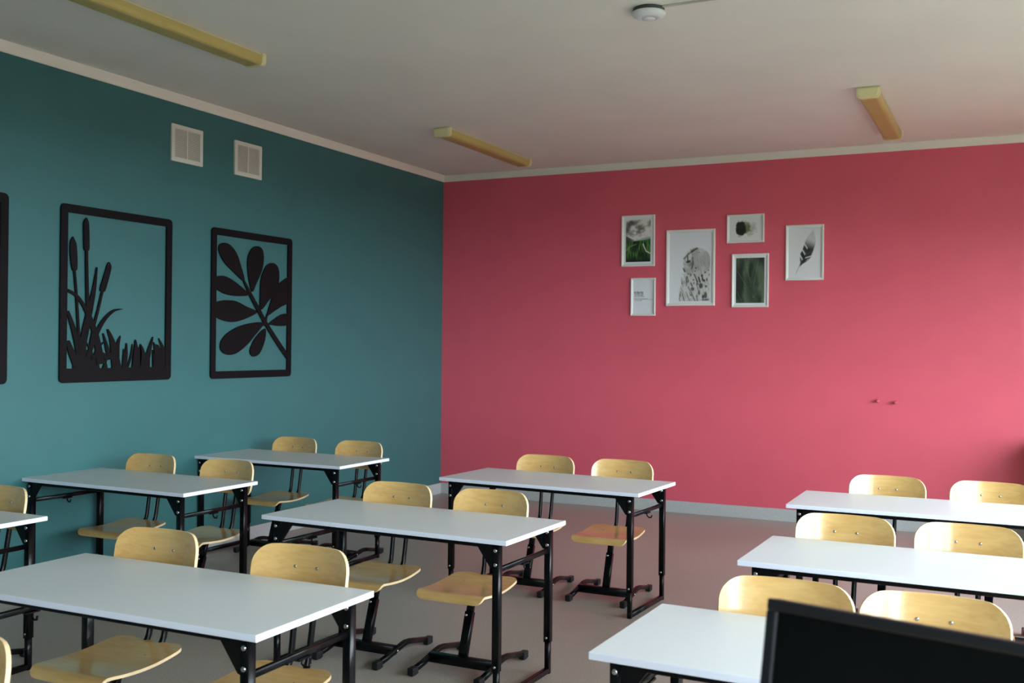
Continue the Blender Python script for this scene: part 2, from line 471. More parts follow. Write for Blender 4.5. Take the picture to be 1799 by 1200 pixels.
def make_chair():
    r = thing('school_chair', 'x', 'chair')
    bk = link('backrest', shell('backrest', back_pt, 20, 18, .011, ['wood', 'ply']), r)
    st = link('seat', shell('seat', seat_pt, 14, 26, .011, ['wood', 'ply']), r)
    rv = disc('rivet', .0058, .003, 'chrome', 'y')
    for s in (-1, 1):
        link('rivet', rv, bk, (s*.046, .052*(1-(.046/.2)**2)+.025*BT, .725))
    rz = disc('rivet', .005, .0025, 'chrome', 'z')
    for s in (-1, 1):
        link('rivet', rz, st, (s*.075, -.11, .3795)); link('rivet', rz, st, (s*.075, -.30, .3745))
    def arcpath(s):
        pts = [(s*.037, -.20, .355), (s*.037, -.06, .355)]
        for k in range(1, 7):
            a = math.radians(84*k/6)
            pts.append((s*.037, -.06+.085*math.sin(a), .355+.085*(1-math.cos(a))))
        pts += [(s*.040, .052, .600), (s*.046, .0795, .775)]
        return pts
    pf = [(.0085*math.cos(a)+(.004 if math.cos(a) > 0 else -.004)*0, .0125*math.sin(a)) for a in [2*PI*k/12 for k in range(12)]]
    pf = [(1.25*a, b) for a, b in pf]
    for s in (-1, 1): link('back_tube', tube('back_tube', arcpath(s), 'black', prof=pf), r)
    # slanted telescopic column
    b0, b1 = Vector((0, -.262, .03)), Vector((0, -.148, .372))
    d = b1-b0
    link('column', tube('column', [b0, b0+d*.67], 'black', prof=rprof(.042, .032, .005)), r)
    ic = link('inner_column', tube('inner_column', [b0+d*.6, b1], 'black', prof=rprof(.034, .024, .004)), r)
    link('seat_bracket', boxes('seat_bracket', [(-.09, .09, -.31, -.10, .355, .367)], 'black', .002, 1), r)
    pb = b0+d*.635
    link('column_bolt', disc('column_bolt', .0075, .006, 'chrome', 'y'), r, (-.009, pb.y-.017, pb.z))
    link('cross_beam', tube('cross_beam', [(-.168, -.262, .047), (.168, -.262, .047)], 'black', prof=rprof(.036, .046, .005), refx=(0, 1, 0)), r)
    fm = tube('foot', [(0, -.415, .022), (0, -.33, .034), (0, -.20, .060), (0, -.17, .063), (0, -.13, .060), (0, .05, .024)], 'black', prof=rprof(.026, .026, .007))
    cf = boxes('foot_cap', [(-.016, .016, -.025, .025, .004, .038), (-.012, .012, -.020, .020, 0, .005)], 'cap', .004, 2)
    for s in (-1, 1):
        f = link('foot', fm, r, (s*.17, 0, 0))
        link('foot_cap', cf, f, (0, -.415, 0)); link('foot_cap', cf, f, (0, .045, 0))
        link('bolt', disc('bolt', .006, .005, 'chrome', 'x'), f, (-.013 if s < 0 else .013, -.262, .047), (0, 0, PI if s < 0 else 0))
    return r

desk0 = make_desk(); chair0 = make_chair()
used = dict(d=False, c=False)
def put_desk(x, y, deg, label):
    o = desk0 if not used['d'] else copy_tree(desk0)
    used['d'] = True
    o.location = (x, y, 0); o.rotation_euler = (0, 0, math.radians(deg))
    tag(o, label, 'desk', 'two-seat school desks in rows')
def put_chair(x, y, deg, label):
    o = chair0 if not used['c'] else copy_tree(chair0)
    used['c'] = True
    o.location = (x, y, 0); o.rotation_euler = (0, 0, math.radians(deg))
    tag(o, label, 'chair', 'plywood school chairs at the desks')

DESKS = [
    (0.6108, -3.2299, -0.51, 'white school desk against the teal wall, farthest back below the leaf panel'),
    (0.6227, -4.6580, -0.90, 'white school desk against the teal wall, second from the back, below the cattail panel'),
    (0.5970, -6.1000, 0.0, 'white school desk cut off by the left edge, only its right corner showing'),
    (2.7149, -6.6076, 0.39, 'largest white school desk at lower left, front of the middle column'),
    (2.7230, -5.0211, -1.59, 'white school desk in the centre of the room, middle of the middle column'),
    (2.7572, -3.4175, -2.92, 'white school desk below the gallery of frames, farthest in the middle column'),
    (4.8295, -3.4207, 0.14, 'white school desk farthest back in the right column, cut by the right edge'),
    (4.9527, -4.9647, -1.07, 'white school desk in the middle of the right column, two chairs behind it'),
    (4.8902, -6.3310, -1.39, 'white school desk nearest at lower right, partly hidden by the black monitor'),
]
for d in DESKS: put_desk(*d)
CHAIRS = [
    (0.390, -2.900, 0, 'plywood chair at the back desk by the teal wall, left of its two'),
    (0.967, -2.900, 0, 'plywood chair at the back desk by the teal wall, right one nearest the room corner'),
    (0.374, -4.320, 0, 'plywood chair at the second desk along the teal wall, left of its two'),
    (0.986, -4.320, 0, 'plywood chair at the second desk along the teal wall, right one'),
    (0.830, -5.760, 0, 'plywood chair cut off by the left edge behind the partly shown desk'),
    (2.360, -6.270, 0, 'plywood chair at the largest lower left desk, left of its two'),
    (3.020, -6.270, 1, 'plywood chair at the largest lower left desk, right of its two'),
    (2.423, -4.690, 0, 'plywood chair at the central desk, left of its two'),
    (2.955, -4.690, 0, 'plywood chair at the central desk, right one with its whole seat showing'),
    (2.527, -3.080, 0, 'plywood chair at the desk below the gallery frames, left of its two'),
    (3.050, -3.080, 0, 'plywood chair at the desk below the gallery frames, right of its two'),
    (4.607, -3.080, 0, 'plywood chair at the back desk of the right column, left of its two'),
    (5.130, -3.080, 0, 'plywood chair at the back desk of the right column, cut by the right edge'),
    (4.598, -4.620, 0, 'plywood chair at the middle desk of the right column, left of its two'),
    (5.076, -4.620, 0, 'plywood chair at the middle desk of the right column, right of its two'),
    (4.620, -5.990, 0, 'plywood chair behind the left corner of the black monitor'),
    (5.036, -5.990, 0, 'plywood chair above the long top edge of the black monitor'),
    (2.960, -7.530, 0, 'plywood chair of which only the rounded backrest edge shows in the lower left corner'),
]
for c in CHAIRS: put_chair(*c)

# ------------------------------------------------------------------ wall pictures cut from black board (teal wall)
# outline points were measured on the wall: (y, z) in metres
def unproj_x(px, py, X):
    d = fw + RT*((px-899.5)/FPX) - UP*((py-600)/FPX)
    t = (X-CAM.x)/d.x
    q = CAM+d*t
    return (q.y, q.z)
ART_X0, ART_X1 = 0.004, 0.014
def W5(pts):   # measured points of the two panels -> wall metres
    return [unproj_x(x/3.1574, 320+y/3.1574, ART_X1) for x, y in pts]

def smooth_poly(pts, n=4):
    out = []; N = len(pts)
    for i in range(N):
        p0, p1, p2, p3 = [np.array(pts[(i+k) % N]) for k in (-1, 0, 1, 2)]
        for k in range(n):
            t = k/n
            q = 0.5*((2*p1)+(-p0+p2)*t+(2*p0-5*p1+4*p2-p3)*t*t+(-p0+3*p1-3*p2+p3)*t**3)
            out.append(tuple(q))
    return out

def ribbon(pts, widths, n=6, wmin=0.6):
    """outline of a tapering stroke along a spline through pts"""
    P = [np.array(p, float) for p in pts]; Q = []; Wd = []
    for i in range(len(P)-1):
        p0 = P[max(i-1, 0)]; p1 = P[i]; p2 = P[i+1]; p3 = P[min(i+2, len(P)-1)]
        for k in range(n):
            t = k/n
            Q.append(0.5*((2*p1)+(-p0+p2)*t+(2*p0-5*p1+4*p2-p3)*t*t+(-p0+3*p1-3*p2+p3)*t**3))
            Wd.append(widths[i]*(1-t)+widths[i+1]*t)
    Q.append(P[-1]); Wd.append(widths[-1])
    L = []; R = []
    for i in range(len(Q)):
        d = Q[min(i+1, len(Q)-1)]-Q[max(i-1, 0)]; d = d/(np.hypot(*d)+1e-9); nn = np.array([-d[1], d[0]])
        w = max(Wd[i], wmin)/2
        L.append(tuple(Q[i]+nn*w)); R.append(tuple(Q[i]-nn*w))
    return L+R[::-1]

def ring_mesh(name, y0, y1, z0, z1, b, bb, x0, x1, mk, r=0.03):
    """rounded rectangular border lying on a wall x=const: outer rounded, inner square"""
    outer = []; inner = []
    K = 5
    corners = [(y1-r, z1-r, 0, (y1-b, z1-b)), (y0+r, z1-r, 90, (y0+b, z1-b)), (y0+r, z0+r, 180, (y0+b, z0+bb)), (y1-r, z0+r, 270, (y1-b, z0+bb))]
    for cy, cz, a0, ic in corners:
        for k in range(K+1):
            a = math.radians(a0+90*k/K)
            outer.append((cy+r*math.cos(a), cz+r*math.sin(a))); inner.append(ic)
    n = len(outer); verts = []
    for X in (x0, x1):
        for (y, z) in outer: verts.append((X, y, z))
        for (y, z) in inner: verts.append((X, y, z))
    faces = []
    for k in range(n):
        q = (k+1) % n
        faces += [(k, q, n+q, n+k), (2*n+k, 2*n+q, 3*n+q, 3*n+k), (k, q, 2*n+q, 2*n+k), (n+k, n+q, 3*n+q, 3*n+k)]
    me = newmesh(name, verts, faces, [mk])
    bm = bmesh.new(); bm.from_mesh(me); bmesh.ops.remove_doubles(bm, verts=bm.verts, dist=1e-5)
    bmesh.ops.dissolve_degenerate(bm, edges=bm.edges, dist=1e-5); bmesh.ops.recalc_face_normals(bm, faces=bm.faces); bm.to_mesh(me); bm.free()
    return me

def art(label, y0, y1, z0, z1, b, bb):
    t = thing('wall_art', label, 'wall art', (0, 0, 0), 0, 'black cut-out panels on the teal wall')
    t.location = (ART_X0, (y0+y1)/2, z0)
    cy, cz = (y0+y1)/2, z0
    link('frame', ring_mesh('frame', y0-cy, y1-cy, z0-cz, z1-cz, b, bb, 0, ART_X1-ART_X0, 'artblack'), t)
    cnt = [0]
    def piece(name, pts):
        cnt[0] += 1
        d = 0.00012*cnt[0]+0.0003
        lim = [(min(max(p[0], y0+.01), y1-.01)-cy, max(min(p[1], z1-.01), z0+.01)-cz) for p in pts]
        link(name, prism(name, lim, 0.0005, ART_X1-ART_X0-d, 'artblack'), t)
    return t, piece

# leaf sprig
t, pc = art('black cut-out wall panel of a leafy twig, right one nearest the corner', -3.380, -2.455, 1.243, 2.345, .052, .055)
leaves = [
    [(1358,550),(1300,500),(1245,442),(1215,375),(1228,340),(1270,342),(1312,390),(1340,470)],
    [(1400,608),(1380,520),(1376,430),(1395,375),(1425,355),(1455,370),(1465,420),(1455,490),(1425,560)],
    [(1449,708),(1445,620),(1452,530),(1480,465),(1515,448),(1545,475),(1550,540),(1530,610),(1490,660)],
    [(1380,622),(1320,632),(1250,620),(1196,585),(1186,550),(1200,525),(1245,520),(1305,552)],
    [(1428,720),(1370,755),(1300,776),(1240,767),(1196,742),(1186,705),(1200,668),(1250,655),(1310,660),(1370,690)],
    [(1486,738),(1502,670),(1532,590),(1572,545),(1608,532),(1616,600),(1606,664),(1560,692),(1520,718)],
    [(1496,786),(1540,797),(1580,797),(1608,786),(1612,755),(1606,732),(1570,732),(1530,755)],
    [(1465,783),(1410,780),(1330,800),(1262,840),(1226,890),(1230,935),(1265,958),(1312,950),(1370,905),(1420,845)],
    [(1472,812),(1430,850),(1402,895),(1388,940),(1405,968),(1440,953),(1465,900),(1476,850)]]
for lf in leaves: pc('leaf', smooth_poly(W5(lf)))
pc('twig', W5(ribbon([(1612,990),(1540,885),(1478,785),(1435,705),(1390,620),(1352,540)], [24,22,20,20,18,8])))
pc('leaf_stalk', W5(ribbon([(1476,785),(1480,755),(1490,725)], [10,8,8])))
pc('leaf_stalk', W5(ribbon([(1436,710),(1447,690),(1452,670)], [12,12,14])))
pc('leaf_stalk', W5(ribbon([(1470,792),(1450,786),(1430,783)], [12,12,12])))
pc('leaf_stalk', W5(ribbon([(1482,790),(1500,788),(1512,786)], [10,8,8])))

# cattails
t, pc = art('black cut-out wall panel of cattails and grass, middle of the three panels', -4.697, -3.772, 1.250, 2.350, .052, .088)
pc('cattail_head', smooth_poly(W5([(406,304),(396,322),(391,345),(392,410),(400,470),(408,490),(424,490),(431,475),(430,400),(425,340),(416,320),(410,304)]), 2))
pc('cattail_head', smooth_poly(W5([(480,199),(470,215),(466,240),(466,300),(468,365),(475,381),(490,381),(498,368),(498,300),(496,240),(492,215),(484,199)]), 2))
pc('cattail_head', smooth_poly(W5([(608,443),(596,460),(586,495),(566,560),(557,595),(566,608),(582,608),(590,590),(606,535),(620,475),(616,458)]), 2))
pc('cattail_stem', W5(ribbon([(416,485),(428,640),(442,880),(450,960)], [11,12,13,13])))
pc('cattail_stem', W5(ribbon([(483,375),(485,520),(489,700),(492,800)], [14,15,17,17])))
pc('cattail_stem', W5(ribbon([(572,600),(548,705),(524,800),(505,900)], [11,12,13,13])))
blades = [
    ([(541,472),(525,590),(505,690),(475,830),(450,960)], [5,20,30,38,44]),
    ([(378,600),(425,628),(470,690),(515,790),(545,900),(560,1010)], [16,17,19,30,36,44]),
    ([(682,704),(630,716),(575,772),(530,860),(490,970)], [3,14,20,24,22]),
    ([(378,715),(405,795),(432,890),(450,980)], [14,24,34,46]),
    ([(378,880),(400,945),(430,1020)], [20,36,40]),
    ([(483,890),(500,920),(520,985)], [4,12,20]),
    ([(582,884),(545,925),(520,990)], [3,13,16]),
    ([(530,900),(560,945),(600,985)], [5,16,16]),
    ([(575,838),(592,900),(612,985)], [4,17,26]),
    ([(600,816),(625,880),(640,960),(650,1040)], [8,26,44,52]),
    ([(671,853),(656,905),(650,985)], [4,20,30]),
    ([(560,940),(590,955),(625,950)], [3,12,10]),
    ([(600,930),(590,990),(575,1045)], [8,12,16]),
    ([(575,985),(590,1010),(592,1045)], [5,12,14]),
    ([(690,925),(692,980),(690,1045)], [3,16,24]),
    ([(705,893),(704,950),(695,1045)], [4,15,18]),
    ([(738,898),(730,965),(705,1045)], [4,11,12]),
    ([(755,873),(758,940),(752,1045)], [5,24,40]),
    ([(782,898),(798,950),(795,1045)], [6,20,30]),
    ([(773,915),(775,960),(775,1045)], [10,26,50]),
    ([(852,858),(832,930),(818,1000),(812,1045)], [4,22,28,44]),
    ([(815,945),(805,990),(800,1045)], [3,14,24]),
    ([(856,888),(868,950),(872,1045)], [4,18,40]),
    ([(866,900),(885,960),(890,1045)], [8,26,50]),
    ([(884,866),(908,925),(925,1000)], [4,18,24]),
    ([(878,902),(902,960),(915,1045)], [5,18,36]),
    ([(850,930),(856,985),(858,1045)], [3,10,16]),
    ([(938,900),(925,960),(922,1045)], [10,14,30])]
for p, w in blades: pc('grass_blade', W5(ribbon(p, w)))
pc('grass_clump', W5([(405,1072),(408,1000),(412,960),(425,925),(448,900),(490,935),(520,985),(548,985),(560,1050),(565,1075)]))

# third panel, mostly beyond the left edge of the picture
t, pc = art('black cut-out wall panel at the far left edge, only its right border showing', -5.99, -5.062, 1.255, 2.355, .052, .055)
pc('trunk', ribbon([(-5.50, 1.29), (-5.52, 1.6), (-5.50, 1.95)], [.10, .06, .05], wmin=.001))
for k, (a, b, c) in enumerate([((-5.51, 1.62), (-5.35, 1.80), (-5.08, 1.93)), ((-5.51, 1.75), (-5.68, 1.95), (-5.95, 2.05)), ((-5.50, 1.85), (-5.44, 2.05), (-5.40, 2.25))]):
    P = [np.array(a), np.array(b), np.array(c)]
    q = []
    for w_ in (1, -1):
        pts = [(P[0][0], P[0][1]+.02*w_), (P[1][0], P[1][1]+.014*w_), (P[2][0], P[2][1]+.006*w_)]
        q += pts if w_ == 1 else pts[::-1]
    pc('branch', q)
for (y, z, a, L, w) in [(-5.22,1.90,20,.15,.07),(-5.16,1.78,-40,.15,.08),(-5.13,1.68,-70,.14,.07),(-5.14,1.98,60,.14,.06),(-5.10,1.88,-80,.16,.08),(-5.10,1.74,80,.16,.08),(-5.35,2.0,80,.16,.07),(-5.6,2.05,120,.16,.07),(-5.75,1.9,190,.15,.07),(-5.4,2.15,60,.13,.06),(-5.30,1.72,-60,.14,.06)]:
    a = math.radians(a); d = np.array([math.cos(a), math.sin(a)]); n_ = np.array([-d[1], d[0]])
    c = np.array([y, z])
    pc('leaf', smooth_poly([tuple(c-d*L/2), tuple(c-d*L*.1+n_*w/2), tuple(c+d*L*.25+n_*w/2), tuple(c+d*L/2), tuple(c+d*L*.25-n_*w/2), tuple(c-d*L*.1-n_*w/2)], 3))

# ------------------------------------------------------------------ ventilation grilles
def vent(label, y0, y1, z0, z1):
    w, h = y1-y0, z1-z0
    t = thing('vent_grille', label, 'vent', (0.0, (y0+y1)/2, z0), 0, 'white vent grilles on the teal wall')
    b = .030
    link('backing', boxes('backing', [(.001, .004, -w/2+b*.8, w/2-b*.8, b*.8, h-b*.8)], 'ventdark'), t)
    link('frame', ring_mesh('frame', -w/2, w/2, 0, h, b, b, .001, .014, 'vent', .006), t)
    link('mullion', boxes('mullion', [(.004, .0105, -.006, .006, b, h-b)], 'vent'), t)
    n = 22; dz = (h-2*b)/n
    bm = boxes('slat', [(.004, .009, -w/2+b, w/2-b, -dz*.22, dz*.22)], 'vent')
    for k in range(n):
        link('slat', bm, t, (0, 0, b+dz*(k+.5)))
vent('white louvred vent grille high on the teal wall, left of the pair', -3.788, -3.484, 2.760, 3.016)
vent('white louvred vent grille high on the teal wall, right of the pair', -3.146, -2.841, 2.761, 3.018)

# ------------------------------------------------------------------ framed prints on the pink wall
def noise2(u, v, seed, scale):
    """smooth value noise"""
    rs = np.random.RandomState(seed); g = rs.rand(64, 64)
    x = u*scale; y = v*scale
    xi = np.floor(x).astype(int); yi = np.floor(y).astype(int); fx = x-xi; fy = y-yi
    fx = fx*fx*(3-2*fx); fy = fy*fy*(3-2*fy)
    G = lambda a, b: g[a % 64, b % 64]
    return (G(xi,yi)*(1-fx)+G(xi+1,yi)*fx)*(1-fy)+(G(xi,yi+1)*(1-fx)+G(xi+1,yi+1)*fx)*fy
def fbm(u, v, seed, scale, o=4):
    s = 0; a = 0.5
    for k in range(o): s = s+a*noise2(u, v, seed+k, scale*2**k); a *= 0.5
    return s/(1-0.5**o)
def sst(a, b, x):
    t = np.clip((x-a)/(b-a), 0, 1); return t*t*(3-2*t)
def seg(u, v, a, b):
    ax, ay = a; bx, by = b; dx, dy = bx-ax, by-ay
    t = np.clip(((u-ax)*dx+(v-ay)*dy)/(dx*dx+dy*dy+1e-12), 0, 1)
    return np.hypot(u-ax-t*dx, v-ay-t*dy)

def print_mesh(name, w, h, nx, ny, func):
    us, vs = np.meshgrid((np.arange(nx+1))/nx, (np.arange(ny+1))/ny)
    c = np.clip(func(us, vs, w/h), 0, 255)/255.0
    lin = np.where(c <= 0.04045, c/12.92, ((c+0.055)/1.055)**2.4)
    verts = np.stack([(us-0.5)*w, np.zeros_like(us), vs*h], -1).reshape(-1, 3)
    k = np.arange((nx+1)*(ny+1)).reshape(ny+1, nx+1)
    faces = np.stack([k[:-1,:-1], k[:-1,1:], k[1:,1:], k[1:,:-1]], -1).reshape(-1, 4)
    me = bpy.data.meshes.new(name); me.from_pydata(verts.tolist(), [], faces.tolist())
    at = me.color_attributes.new('ink', 'FLOAT_COLOR', 'POINT')
    col = np.ones((len(verts), 4)); col[:, :3] = lin.reshape(-1, 3)
    at.data.foreach_set('color', col.astype(np.float32).ravel())
    me.materials.append(M['print']); me.update()
    return me

PAPER = np.array([222, 225, 230.])
def mixc(a, b, t): return a*(1-t[..., None])+b*t[..., None]
def const(u, c): return np.ones(u.shape+(3,))*np.array(c, float)

def p_landscape(u, v, asp):
    cl = fbm(u*.8+v*.5+.3, v*2.0-u*.3+5, 17, 4.3, 5)
    c = mixc(const(u, (96, 92, 88)), const(u, (222, 218, 214)), sst(.30, .74, cl+.06*sst(.3, .9, u+.1*v)))
    mist = sst(.58, .50, v+.04*np.sin(u*5))*sst(.40, .46, v)
    c = mixc(c, const(u, (120, 138, 130)), np.clip(mist, 0, 1)*.8)
    rid = sst(.03, 0, v-(.60-.28*u+.0*u))*(u < .5)*sst(.42, .46, v)
    c = mixc(c, const(u, (58, 66, 58)), np.clip(rid*sst(.45, .1, u), 0, 1)*.9)
    ridge = .445+.10*sst(0, 1, u)+.02*np.sin(u*6)
    hill = sst(.008, -.008, v-ridge)
    g = fbm(u*2.2, v*.7, 11, 9, 4)
    gc = mixc(const(u, (18, 40, 22)), const(u, (84, 130, 56)), sst(.38, .72, g)*sst(.0, .35, v+.1))
    gc = mixc(gc, const(u, (38, 104, 52)), sst(.42, .50, v)*sst(.5, .8, u)*.8)
    gc = mixc(gc, const(u, (10, 22, 16)), sst(.10, .0, v)*.7)
    c = mixc(c, gc, hill)
    road = np.minimum.reduce([seg(u, v*1.6, (.70, .42*1.6), (.76, .33*1.6)), seg(u, v*1.6, (.76, .33*1.6), (.82, .25*1.6)), seg(u, v*1.6, (.82, .25*1.6), (1.0, .19*1.6))])
    c = mixc(c, const(u, (206, 208, 196)), sst(.028, .012, road))
    road2 = np.minimum(seg(u, v*1.6, (.02, .27*1.6), (.16, .37*1.6)), seg(u, v*1.6, (.16, .37*1.6), (.42, .415*1.6)))
    return mixc(c, const(u, (150, 160, 130)), sst(.028, .008, road2)*.7)

def p_text(u, v, asp):
    ink = np.zeros_like(u)
    def row(y0, y1, x0, x1, n, seed, dark, wid):
        rs = np.random.RandomState(seed); o = np.zeros_like(u)
        for k in range(n):
            x = x0+(x1-x0)*(k+.5)/n+rs.uniform(-.2, .2)*(x1-x0)/n
            a = rs.uniform(0, .35)*(y1-y0); b = rs.uniform(0, .25)*(y1-y0); sk = rs.uniform(-.3, .3)*(x1-x0)/n
            o = np.maximum(o, sst(wid, wid*.3, seg(u, v, (x-sk, y0+a), (x+sk, y1-b)))*rs.uniform(.6, 1)*dark)
        return o
    ink = np.maximum.reduce([row(.585, .655, .05, .52, 13, 1, .9, .018), row(.535, .578, .08, .50, 12, 2, .75, .016),
        row(.500, .512, .06, .56, 22, 3, .55, .012), row(.425, .448, .05, .74, 34, 4, .62, .012), row(.415, .422, .74, .99, 8, 5, .5, .012), row(.385, .398, .09, .44, 16, 6, .45, .012)])
    return mixc(const(u, PAPER), const(u, (74, 78, 80)), ink)

def p_owl(u, v, asp):
    # drawing coordinates: X to the right, Y down, in the units the owl was sketched in
    X = 1178+u*71; Y = 530-v*117
    x = (X-1185)*10.914; y = (Y-425)*10.914
    c = const(u, PAPER)
    n1 = fbm(u, v, 21, 26, 3); n2 = fbm(u*1.5+v*.8, v*.5, 31, 40, 2)
    head = sst(1.06, .94, np.hypot((x-425)/250, (y-410)/262)+.06*(n1-.5))
    left = 200-95*sst(560, 1000, y)+18*(n2-.5)
    body = sst(-14, 14, x-left)*sst(500, 560, y)
    cut = sst(664, 654, x)*sst(1122, 1112, y)
    bird = np.clip(np.maximum(head, body), 0, 1)*cut
    c = mixc(c, const(u, (196, 196, 190)), bird*.75)
    c = mixc(c, const(u, (120, 120, 116)), bird*sst(.50, .78, n2)*.5)
    c = mixc(c, const(u, (140, 140, 136)), head*cut*sst(.35, .7, fbm(u, v, 77, 5, 2))*.5)
    ink = np.zeros_like(u)
    def st(pts, w, d):
        nonlocal ink
        for a, b in zip(pts[:-1], pts[1:]): ink = np.maximum(ink, d*sst(w*1.25, w*.35, seg(x, y, a, b)))
    def bl(cx, cy, rx, ry, d, rot=0):
        nonlocal ink
        cr, sr = math.cos(rot), math.sin(rot); dx, dy = x-cx, y-cy
        ink = np.maximum(ink, d*sst(1.25, .55, np.hypot((dx*cr+dy*sr)/rx, (-dx*sr+dy*cr)/ry)))
    st([(425,160),(335,212)], 20, .75); st([(335,212),(260,268),(195,345)], 17, .65)
    bl(270, 398, 42, 26, .97, -.3); st([(258,280),(258,375)], 13, .6); st([(345,325),(358,430),(335,520)], 18, .6); bl(290, 440, 60, 50, .3)
    st([(183,520),(207,575)], 15, .95)
    for a in ((410,515,16,18,.75),(395,575,14,16,.7),(270,622,18,18,.55),(318,638,14,36,.75),(575,600,18,18,.9),(555,745,24,26,.85),(607,728,16,34,.85),(250,690,22,36,.65),(270,745,16,40,.6),(366,730,18,18,.7),(372,795,14,26,.7),(502,838,38,52,.9),(440,810,26,22,.7),(595,852,24,24,.7),(348,895,32,40,.85),(325,1005,26,24,.65),(470,965,24,48,.85,),(585,1010,26,66,.95),(548,1040,26,40,.9),(580,1095,70,18,.75),(640,560,10,16,.6),(652,640,12,20,.55),(520,660,20,30,.85),(530,715,18,40,.9)):
        bl(*a)
    st([(378,630),(405,690),(440,775)], 15, .95); st([(460,685),(490,772)], 17, .9); st([(236,690),(240,835)], 14, .6); st([(318,788),(345,845)], 14, .85)
    st([(268,858),(328,960),(398,1112)], 11, .85); st([(150,690),(156,800)], 12, .4); st([(132,950),(114,1085),(128,1115)], 11, .5); st([(168,975),(204,1112)], 10, .5)
    st([(240,955),(292,1110)], 10, .45); st([(420,1020),(442,1105)], 14, .65); st([(430,830),(455,930)], 10, .6); st([(300,960),(310,1010)], 10, .6); st([(655,380),(662,520)], 9, .4); st([(430,235),(480,238)], 7, .5); st([(160,620),(185,640)], 8, .3)
    ink = ink*np.clip(.35+.9*n2, 0, 1)*cut
    return mixc(c, const(u, (26, 26, 28)), np.clip(ink, 0, 1))

def p_brush(u, v, asp):
    x = u*asp; c = const(u, (218, 221, 220))
    n = fbm(u, v, 41, 12, 4); e = np.hypot((u-.36)/.155, (v-.50)/.30)
    d = sst(1.12, .82, e**1.0+.30*(n-.5))
    d = np.maximum(d, sst(1.12, .80, (abs((u-.335)/.125)**3+abs((v-.5)/.30)**3)**(1/3)+.5*(n-.5)))
    c = mixc(c, const(u, (168, 172, 160)), sst(1.1, .35, np.hypot((u-.62)/.24, (v-.50)/.30)+.9*(n-.5))*.85)
    c = mixc(c, const(u, (96, 104, 70)), sst(1.1, .5, np.hypot((u-.50)/.17, (v-.52)/.26)+1.1*(n-.5))*.85)
    return mixc(c, const(u, (30, 34, 24)), d)

def p_leaf(u, v, asp):
    n = fbm(u*1.2, v*.6, 51, 5, 4)
    c = mixc(const(u, (36, 46, 38)), const(u, (86, 102, 82)), sst(.25, .75, n))
    def vein(a, b, w, k):
        nonlocal c
        c = mixc(c, const(u, (126, 140, 112)), sst(w, w*.1, seg(u, v*1.5, (a[0], a[1]*1.5), (b[0], b[1]*1.5)))*k)
    vein((.0, .75), (.62, .12), .018, .6); vein((.30, .98), (.48, .55), .03, .35); vein((.80, .98), (.60, .30), .03, .35); vein((.48, .55), (.62, .12), .02, .4)
    vein((.04, .26), (.22, .0), .018, .5); vein((.62, .12), (.98, .50), .02, .3)
    s = np.sin((u*1.3-v*2.2)*55+6*n)
    c = c*(1+.05*s[..., None])
    return mixc(c, const(u, (26, 34, 30)), sst(.25, .02, seg(u, v, (.45, .5), (.60, .1)))*sst(.45, .7, n)*.6)

def p_feather(u, v, asp):
    c = const(u, (216, 219, 220))
    # along-feather axis from quill (bottom left) to tip (top right)
    x = u*asp; a = np.array([.27*asp, .13]); b = np.array([.76*asp, .95])
    d = (b-a)/np.hypot(*(b-a)); L = np.hypot(*(b-a))
    s = ((x-a[0])*d[0]+(v-a[1])*d[1])/L; q = -(x-a[0])*d[1]+(v-a[1])*d[0] + .045*np.sin(s*PI)
    n = fbm(s*.8+abs(q)*3, s*6-abs(q)*14, 61, 5, 3)
    wid = .105*sst(.08, .45, s)*sst(1.04, .72, s)
    edge = sst(1.08, .82, abs(q)/(wid+1e-4)+.9*(n-.5)*sst(.75, .2, s))
    for (cs, sl) in ((.40, 1), (.54, 1), (.27, 1), (.33, -1)):
        m_ = (q*sl > .015)
        edge = edge*(1-m_*sst(.030, .008, abs(s-cs-.9*abs(q)))*.9)
    dark = sst(.78, .52, s)*sst(.05, .16, s)
    c = mixc(c, const(u, (188, 190, 190)), edge*sst(.05, .2, s)*.9)
    c = mixc(c, const(u, (34, 34, 36)), np.clip(edge*dark*(.65+.6*n), 0, 1))
    return mixc(c, const(u, (150, 150, 150)), sst(.010, .003, seg(x, v, tuple(a-d*.05), tuple(a+d*L*.3)))*.7)

def picture(label, x0, x1, z0, z1, fwid, matw, func, nx, ny):
    w, h = x1-x0, z1-z0; cx = (x0+x1)/2
    t = thing('picture_frame', label, 'picture', (cx, 0, z0), 0, 'white framed prints on the pink wall')
    # bevelled frame: profile (inset, depth from wall)
    prof = [(0, .002), (0, .018), (.003, .021), (fwid*.45, .021), (fwid, .013), (fwid, .002)]
    verts = []; faces = []; n = len(prof)
    for (sx, sz) in ((-1, 0), (1, 0), (1, 1), (-1, 1)):
        for (i, d) in prof:
            verts.append((sx*(w/2-i), -d, (i if sz == 0 else h-i)))
    for k in range(4):
        for j in range(n):
            faces.append((k*n+j, k*n+(j+1) % n, ((k+1) % 4)*n+(j+1) % n, ((k+1) % 4)*n+j))
    link('frame', fix_normals(newmesh('frame', verts, faces, ['frame'])), t)
    if matw > 0:
        link('mount', boxes('mount', [(-w/2+fwid*.9, w/2-fwid*.9, -.008, -.002, fwid*.9, h-fwid*.9)], 'mount'), t)
    i = fwid+matw
    o = link('print', print_mesh('print', w-2*i+.001, h-2*i+.001, nx, ny, func), t, (0, -.0095 if matw > 0 else -.006, i))
    if matw == 0: link('backing', boxes('backing', [(-w/2+fwid*.9, w/2-fwid*.9, -.005, -.002, fwid*.9, h-fwid*.9)], 'mount'), t)
    return t
picture('white framed landscape print of green hills under clouds, upper left of the gallery', 1.927, 2.250, 2.255, 2.730, .020, .022, p_landscape, 70, 110)
